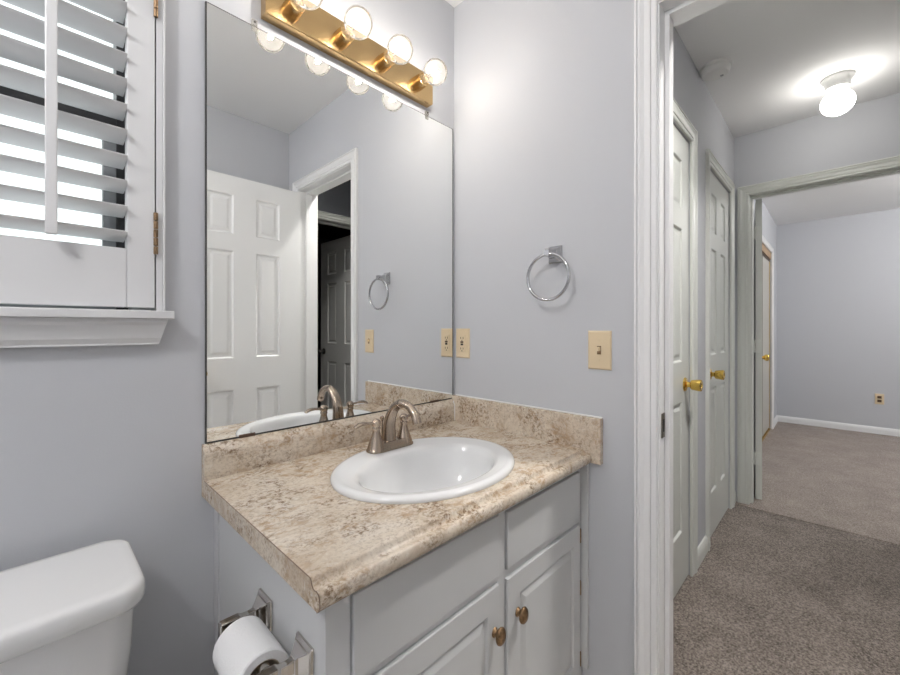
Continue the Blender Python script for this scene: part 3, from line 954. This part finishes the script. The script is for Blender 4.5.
# ------------------------------------------------------------------ faucet
FX, FYc, FZ = -.4410, -.1545, CT + .0128
fa = thing('faucet', (FX, FYc, FZ), 'bronze-nickel arched faucet with two lever handles on the sink rim', 'faucet')
bm = bmesh.new()
def stad(hx, r, z):
    return rrect(FX, FYc, hx + r, r, r * .999, z, 8)
loft(bm, [stad(.053, .0270, FZ), stad(.053, .0270, FZ + .004), stad(.052, .0245, FZ + .008), stad(.051, .0205, FZ + .018), stad(.050, .0190, FZ + .022)])
obj('base', bm, 'nickel', fa, smooth=True, angle=50)
for s in (-1, 1):
    hx = FX + s * .0510
    bm = bmesh.new()
    lathe(bm, [(.004, .0262), (.010, .0250), (.018, .0225), (.030, .0185), (.042, .0140), (.054, .0108), (.060, .0102), (.063, .0120), (.066, .0124), (.069, .0105)], (hx, FYc, FZ), (0, 0, 1), 28)
    hd = obj('handle', bm, 'nickel', fa, smooth=True, angle=50)
    bm = bmesh.new()
    lathe(bm, [(.068, .0095), (.072, .0125), (.078, .0135), (.084, .0125), (.089, .0085), (.091, .003), (.0915, .0)], (hx, FYc, FZ), (0, 0, 1), 24, cap1=False)
    obj('cap', bm, 'nickel', hd, smooth=True)
    bm = bmesh.new()
    pp = smooth_path([(hx, FYc, FZ + .079), (hx + s * .022, FYc + .002, FZ + .081), (hx + s * .042, FYc + .004, FZ + .083), (hx + s * .058, FYc + .005, FZ + .081), (hx + s * .069, FYc + .006, FZ + .075)], 5)
    nn = len(pp)
    rad = []
    for i in range(nn):
        t = i / (nn - 1)
        rad.append(.0045 + .0022 * max(0, math.sin(PI * max(0, (t - .35) / .65))) + (-.0015 if t > .97 else 0))
    tube(bm, pp, rad, 12, flat=[(1.0 + .55 * max(0, (i / (nn - 1) - .3)), 1.0 - .35 * i / (nn - 1)) for i in range(nn)], upv=(0, 0, 1))
    obj('lever', bm, 'nickel', hd, smooth=True, angle=70)
bm = bmesh.new()
pp = smooth_path([(FX, FYc + .004, FZ + .016), (FX, FYc + .006, FZ + .045), (FX, FYc + .002, FZ + .080), (FX, FYc - .016, FZ + .114), (FX, FYc - .046, FZ + .134), (FX, FYc - .080, FZ + .132), (FX, FYc - .106, FZ + .113), (FX, FYc - .118, FZ + .088)], 6)
nn = len(pp)
tube(bm, pp, [.0205 - .0085 * min(1, i / (nn - 1) * 1.5) + (.0012 if i > nn - 5 else 0) for i in range(nn)], 20, upv=(0, -1, .2), flat=[(1.08 - .1 * i / (nn - 1), .92) for i in range(nn)])
obj('spout', bm, 'nickel', fa, smooth=True, angle=70)
bm = bmesh.new()
lathe(bm, [(0, .0026), (.070, .0026), (.074, .004), (.082, .0062), (.086, .0062), (.089, .003), (.0895, 0)], (FX - .006, FYc + .0325, FZ - .001), (0, 0, 1), 14, cap1=False)
obj('lift_rod', bm, 'nickel', fa, smooth=True)

# ------------------------------------------------------------------ toilet paper holder and roll
PX = VX0 - .0005
tp = thing('toilet_paper_holder', (PX, -.41, .60), 'two-post smoky chrome toilet paper holder on the vanity side panel', 'toilet paper holder')
ax_x, ax_z = PX - .059, .6330
def tp_post(yc, inner):
    bm = bmesh.new()
    rings = []
    for hy, hz, d in ((.0275, .0285, 0), (.0275, .0285, .004), (.0235, .0245, .008), (.0215, .0225, .0095), (.0110, .0165, .019), (.0075, .0125, .024)):
        rings.append([(PX - d, yc + sy * hy, ax_z + sz * hz) for sy, sz in ((-1, -1), (1, -1), (1, 1), (-1, 1))])
    loft(bm, rings)
    p = obj('post', bm, 'dark_chrome', tp, bevel=.0015)
    bm = bmesh.new()
    rings = []
    for hy, hz, d in ((.0066, .0120, .020), (.0058, .0105, .034), (.0064, .0115, .044), (.0078, .0140, .050), (.0078, .0140, .080), (.0062, .0125, .083)):
        rings.append([(PX - d, yc + sy * hy, ax_z + sz * hz) for sy, sz in ((-1, -1), (1, -1), (1, 1), (-1, 1))])
    loft(bm, rings)
    obj('arm', bm, 'dark_chrome', p, bevel=.0018)
YB, YFt = -.3120, -.4725
tp_post(YB, -1); tp_post(YFt, 1)
bm = bmesh.new()
lathe(bm, [(0, .006), (.006, .006), (.008, .0100), (.060, .0100), (.061, .0112), (.136, .0112), (.138, .006), (.1443, .006)], (ax_x, YFt + .0082, ax_z), (0, 1, 0), 20)
obj('roller', bm, 'dark_chrome', tp, smooth=True)
RC = .0270
rz = ax_z - (RC - .0114)
rl = thing('toilet_paper_roll', (ax_x, -.392, rz - .044), 'white toilet paper roll hanging between the holder posts', 'toilet paper')
bm = bmesh.new()
y0, y1 = -.4470, -.3410
lathe(bm, [(0, RC + .001), (0, .0405), (.002, .0428), (.104, .0428), (.106, .0405), (.106, RC + .001), (0, RC + .001)], (ax_x, y0, rz), (0, 1, 0), 48, cap0=False, cap1=False)
obj('paper', bm, 'paper', rl, smooth=True, angle=40)
bm = bmesh.new()
lathe(bm, [(.0005, RC - .0006), (.0005, RC + .0008), (.1055, RC + .0008), (.1055, RC - .0006), (.0005, RC - .0006)], (ax_x, y0, rz), (0, 1, 0), 32, cap0=False, cap1=False)
obj('core', bm, 'card', rl, smooth=True)

# ------------------------------------------------------------------ toilet
TX = -1.2700
to = thing('toilet', (TX, -.35, 0), 'white two-piece toilet with its tank under the window', 'toilet')
bm = bmesh.new()
def rr(hx, yf, yb, r, z): return rrect(TX, (yf + yb) / 2, hx, (yb - yf) / 2, r, z, 8)
loft(bm, [rr(.165, -.190, -.050, .05, .385), rr(.190, -.215, -.046, .045, .41), rr(.205, -.230, -.045, .04, .50), rr(.2165, -.2415, -.044, .038, .62), rr(.2185, -.2475, -.044, .038, .6985)])
obj('tank', bm, 'toilet', to, smooth=True, angle=60)
bm = bmesh.new()
loft(bm, [rr(.2215, -.2535, -.042, .036, .6990), rr(.2275, -.2610, -.040, .038, .7035), rr(.2310, -.2660, -.038, .040, .7110), rr(.2315, -.2680, -.038, .040, .7250), rr(.2308, -.2672, -.0385, .040, .7360), rr(.2285, -.2645, -.040, .040, .7408), rr(.2240, -.2595, -.044, .039, .7430), rr(.210, -.245, -.056, .03, .7435)])
obj('tank_lid', bm, 'toilet', to, smooth=True, angle=70)
bm = bmesh.new()
lathe(bm, [(0, .013), (.012, .012), (.015, .006)], (TX - .165, -.2405, .655), (0, -1, 0), 18)
tube(bm, [(TX - .165, -.2555, .655), (TX - .130, -.258, .652), (TX - .095, -.257, .646)], [.006, .0055, .007], 12)
obj('flush_lever', bm, 'chrome', to, smooth=True)
bm = bmesh.new()
def bo(a, yf, yb, z, n=48):
    """egg-shaped outline: rounder at the front"""
    cy = yb - (yb - yf) * .42
    out = []
    for k in range(n):
        t = 2 * PI * k / n
        s, c = math.sin(t), math.cos(t)
        out.append(Vector((TX + a * c, cy + (yb - cy if s > 0 else cy - yf) * s * (1 if s < 0 else .98), z)))
    return out
loft(bm, [bo(.105, -.56, -.10, .0005), bo(.105, -.56, -.10, .03), bo(.095, -.53, -.11, .10), bo(.105, -.55, -.10, .20), bo(.145, -.64, -.08, .30), bo(.178, -.705, -.06, .365), bo(.182, -.715, -.06, .384),
          bo(.150, -.680, -.22, .384), bo(.135, -.655, -.24, .34), bo(.09, -.58, -.28, .24), bo(.045, -.48, -.34, .19)])
obj('bowl', bm, 'toilet', to, smooth=True, angle=60)
bm = bmesh.new()
loft(bm, [bo(.184, -.720, -.255, .3845), bo(.186, -.722, -.252, .392), bo(.183, -.719, -.256, .402), bo(.118, -.645, -.315, .402), bo(.116, -.643, -.317, .3845)], cap0=False, cap1=False)
obj('seat', bm, 'plastic', to, smooth=True, angle=50)
bm = bmesh.new()
loft(bm, [bo(.183, -.718, -.256, .4035), bo(.185, -.720, -.253, .409), bo(.181, -.716, -.258, .417), bo(.15, -.68, -.29, .421)])
obj('seat_lid', bm, 'plastic', to, smooth=True, angle=50)

# ------------------------------------------------------------------ hall ceiling things and lamps
def globe_lamp(c, r, mat, label, group=None):
    x, y = c
    t = thing('ceiling_lamp', (x, y, H - .19), label, 'ceiling lamp', group)
    bm = bmesh.new()
    lathe(bm, [(.0005, .064), (.006, .065), (.012, .062), (.018, .054), (.028, .050), (.040, .048), (.054, .049), (.058, .047)], (x, y, H), (0, 0, -1), 36)
    obj('canopy', bm, 'lamp_white', t, smooth=True, angle=40)
    bm = bmesh.new()
    pr = []
    for i in range(25):
        a = math.radians(30) + (PI - math.radians(30)) * i / 24
        pr.append((.128 - r * .93 * math.cos(a) , max(r * math.sin(a), .0004)))
    lathe(bm, pr, (x, y, H), (0, 0, -1), 40)
    obj('globe', bm, mat, t, smooth=True, angle=60)
    return t
globe_lamp((1.700, -1.095), .066, 'hall_globe', 'white globe ceiling lamp in the hall, lit')
globe_lamp((-1.95, -.78), .110, 'bath_fill', 'added unseen fill globe over the toilet side of the bathroom')  # invented lamp, unseen, added for soft fill in the bathroom
globe_lamp((3.75, -2.35), .110, 'bed_fill', 'added unseen fill globe in the far bedroom')  # unseen lamp added to brighten the bedroom

t = thing('added_downlight', (.42, -1.22, H - .004), 'added round fill downlight in the hall ceiling just past the bathroom door', 'added fill light')  # unseen light added to brighten the hall floor without burning the walls
bm = bmesh.new()
lathe(bm, [(.0, .078), (.0, .100), (-.004, .102), (-.004, .076), (.070, .074), (.070, .078), (.0, .078)], (.42, -1.22, H), (0, 0, 1), 40, cap0=False, cap1=False)
obj('trim_ring', bm, 'lamp_white', t, smooth=True, angle=30)
bm = bmesh.new()
lathe(bm, [(.060, .0735), (.062, .070), (.062, .0)], (.42, -1.22, H), (0, 0, 1), 40, cap1=False)
obj('lens', bm, 'hall_fill', t, smooth=True)
sd = thing('smoke_detector', (1.160, -.668, H - .04), 'round white smoke detector on the hall ceiling by the wall', 'smoke detector')
bm = bmesh.new()
lathe(bm, [(.0005, .066), (.010, .067), (.014, .066)], (1.160, -.668, H), (0, 0, -1), 36)
obj('mounting_ring', bm, 'detector', sd, smooth=True, angle=40)
bm = bmesh.new()
lathe(bm, [(.0145, .062), (.024, .0615), (.034, .058), (.040, .052), (.0405, .050), (.0395, .049), (.0400, .047), (.041, .0)], (1.160, -.668, H), (0, 0, -1), 36, cap1=False)
cv = obj('cover', bm, 'detector', sd, smooth=True, angle=35)
bm = bmesh.new()
lathe(bm, [(0, .0075), (.0015, .007)], (1.186, -.690, H - .0408), (0, 0, -1), 16)
obj('test_button', bm, 'alu_grey', cv)
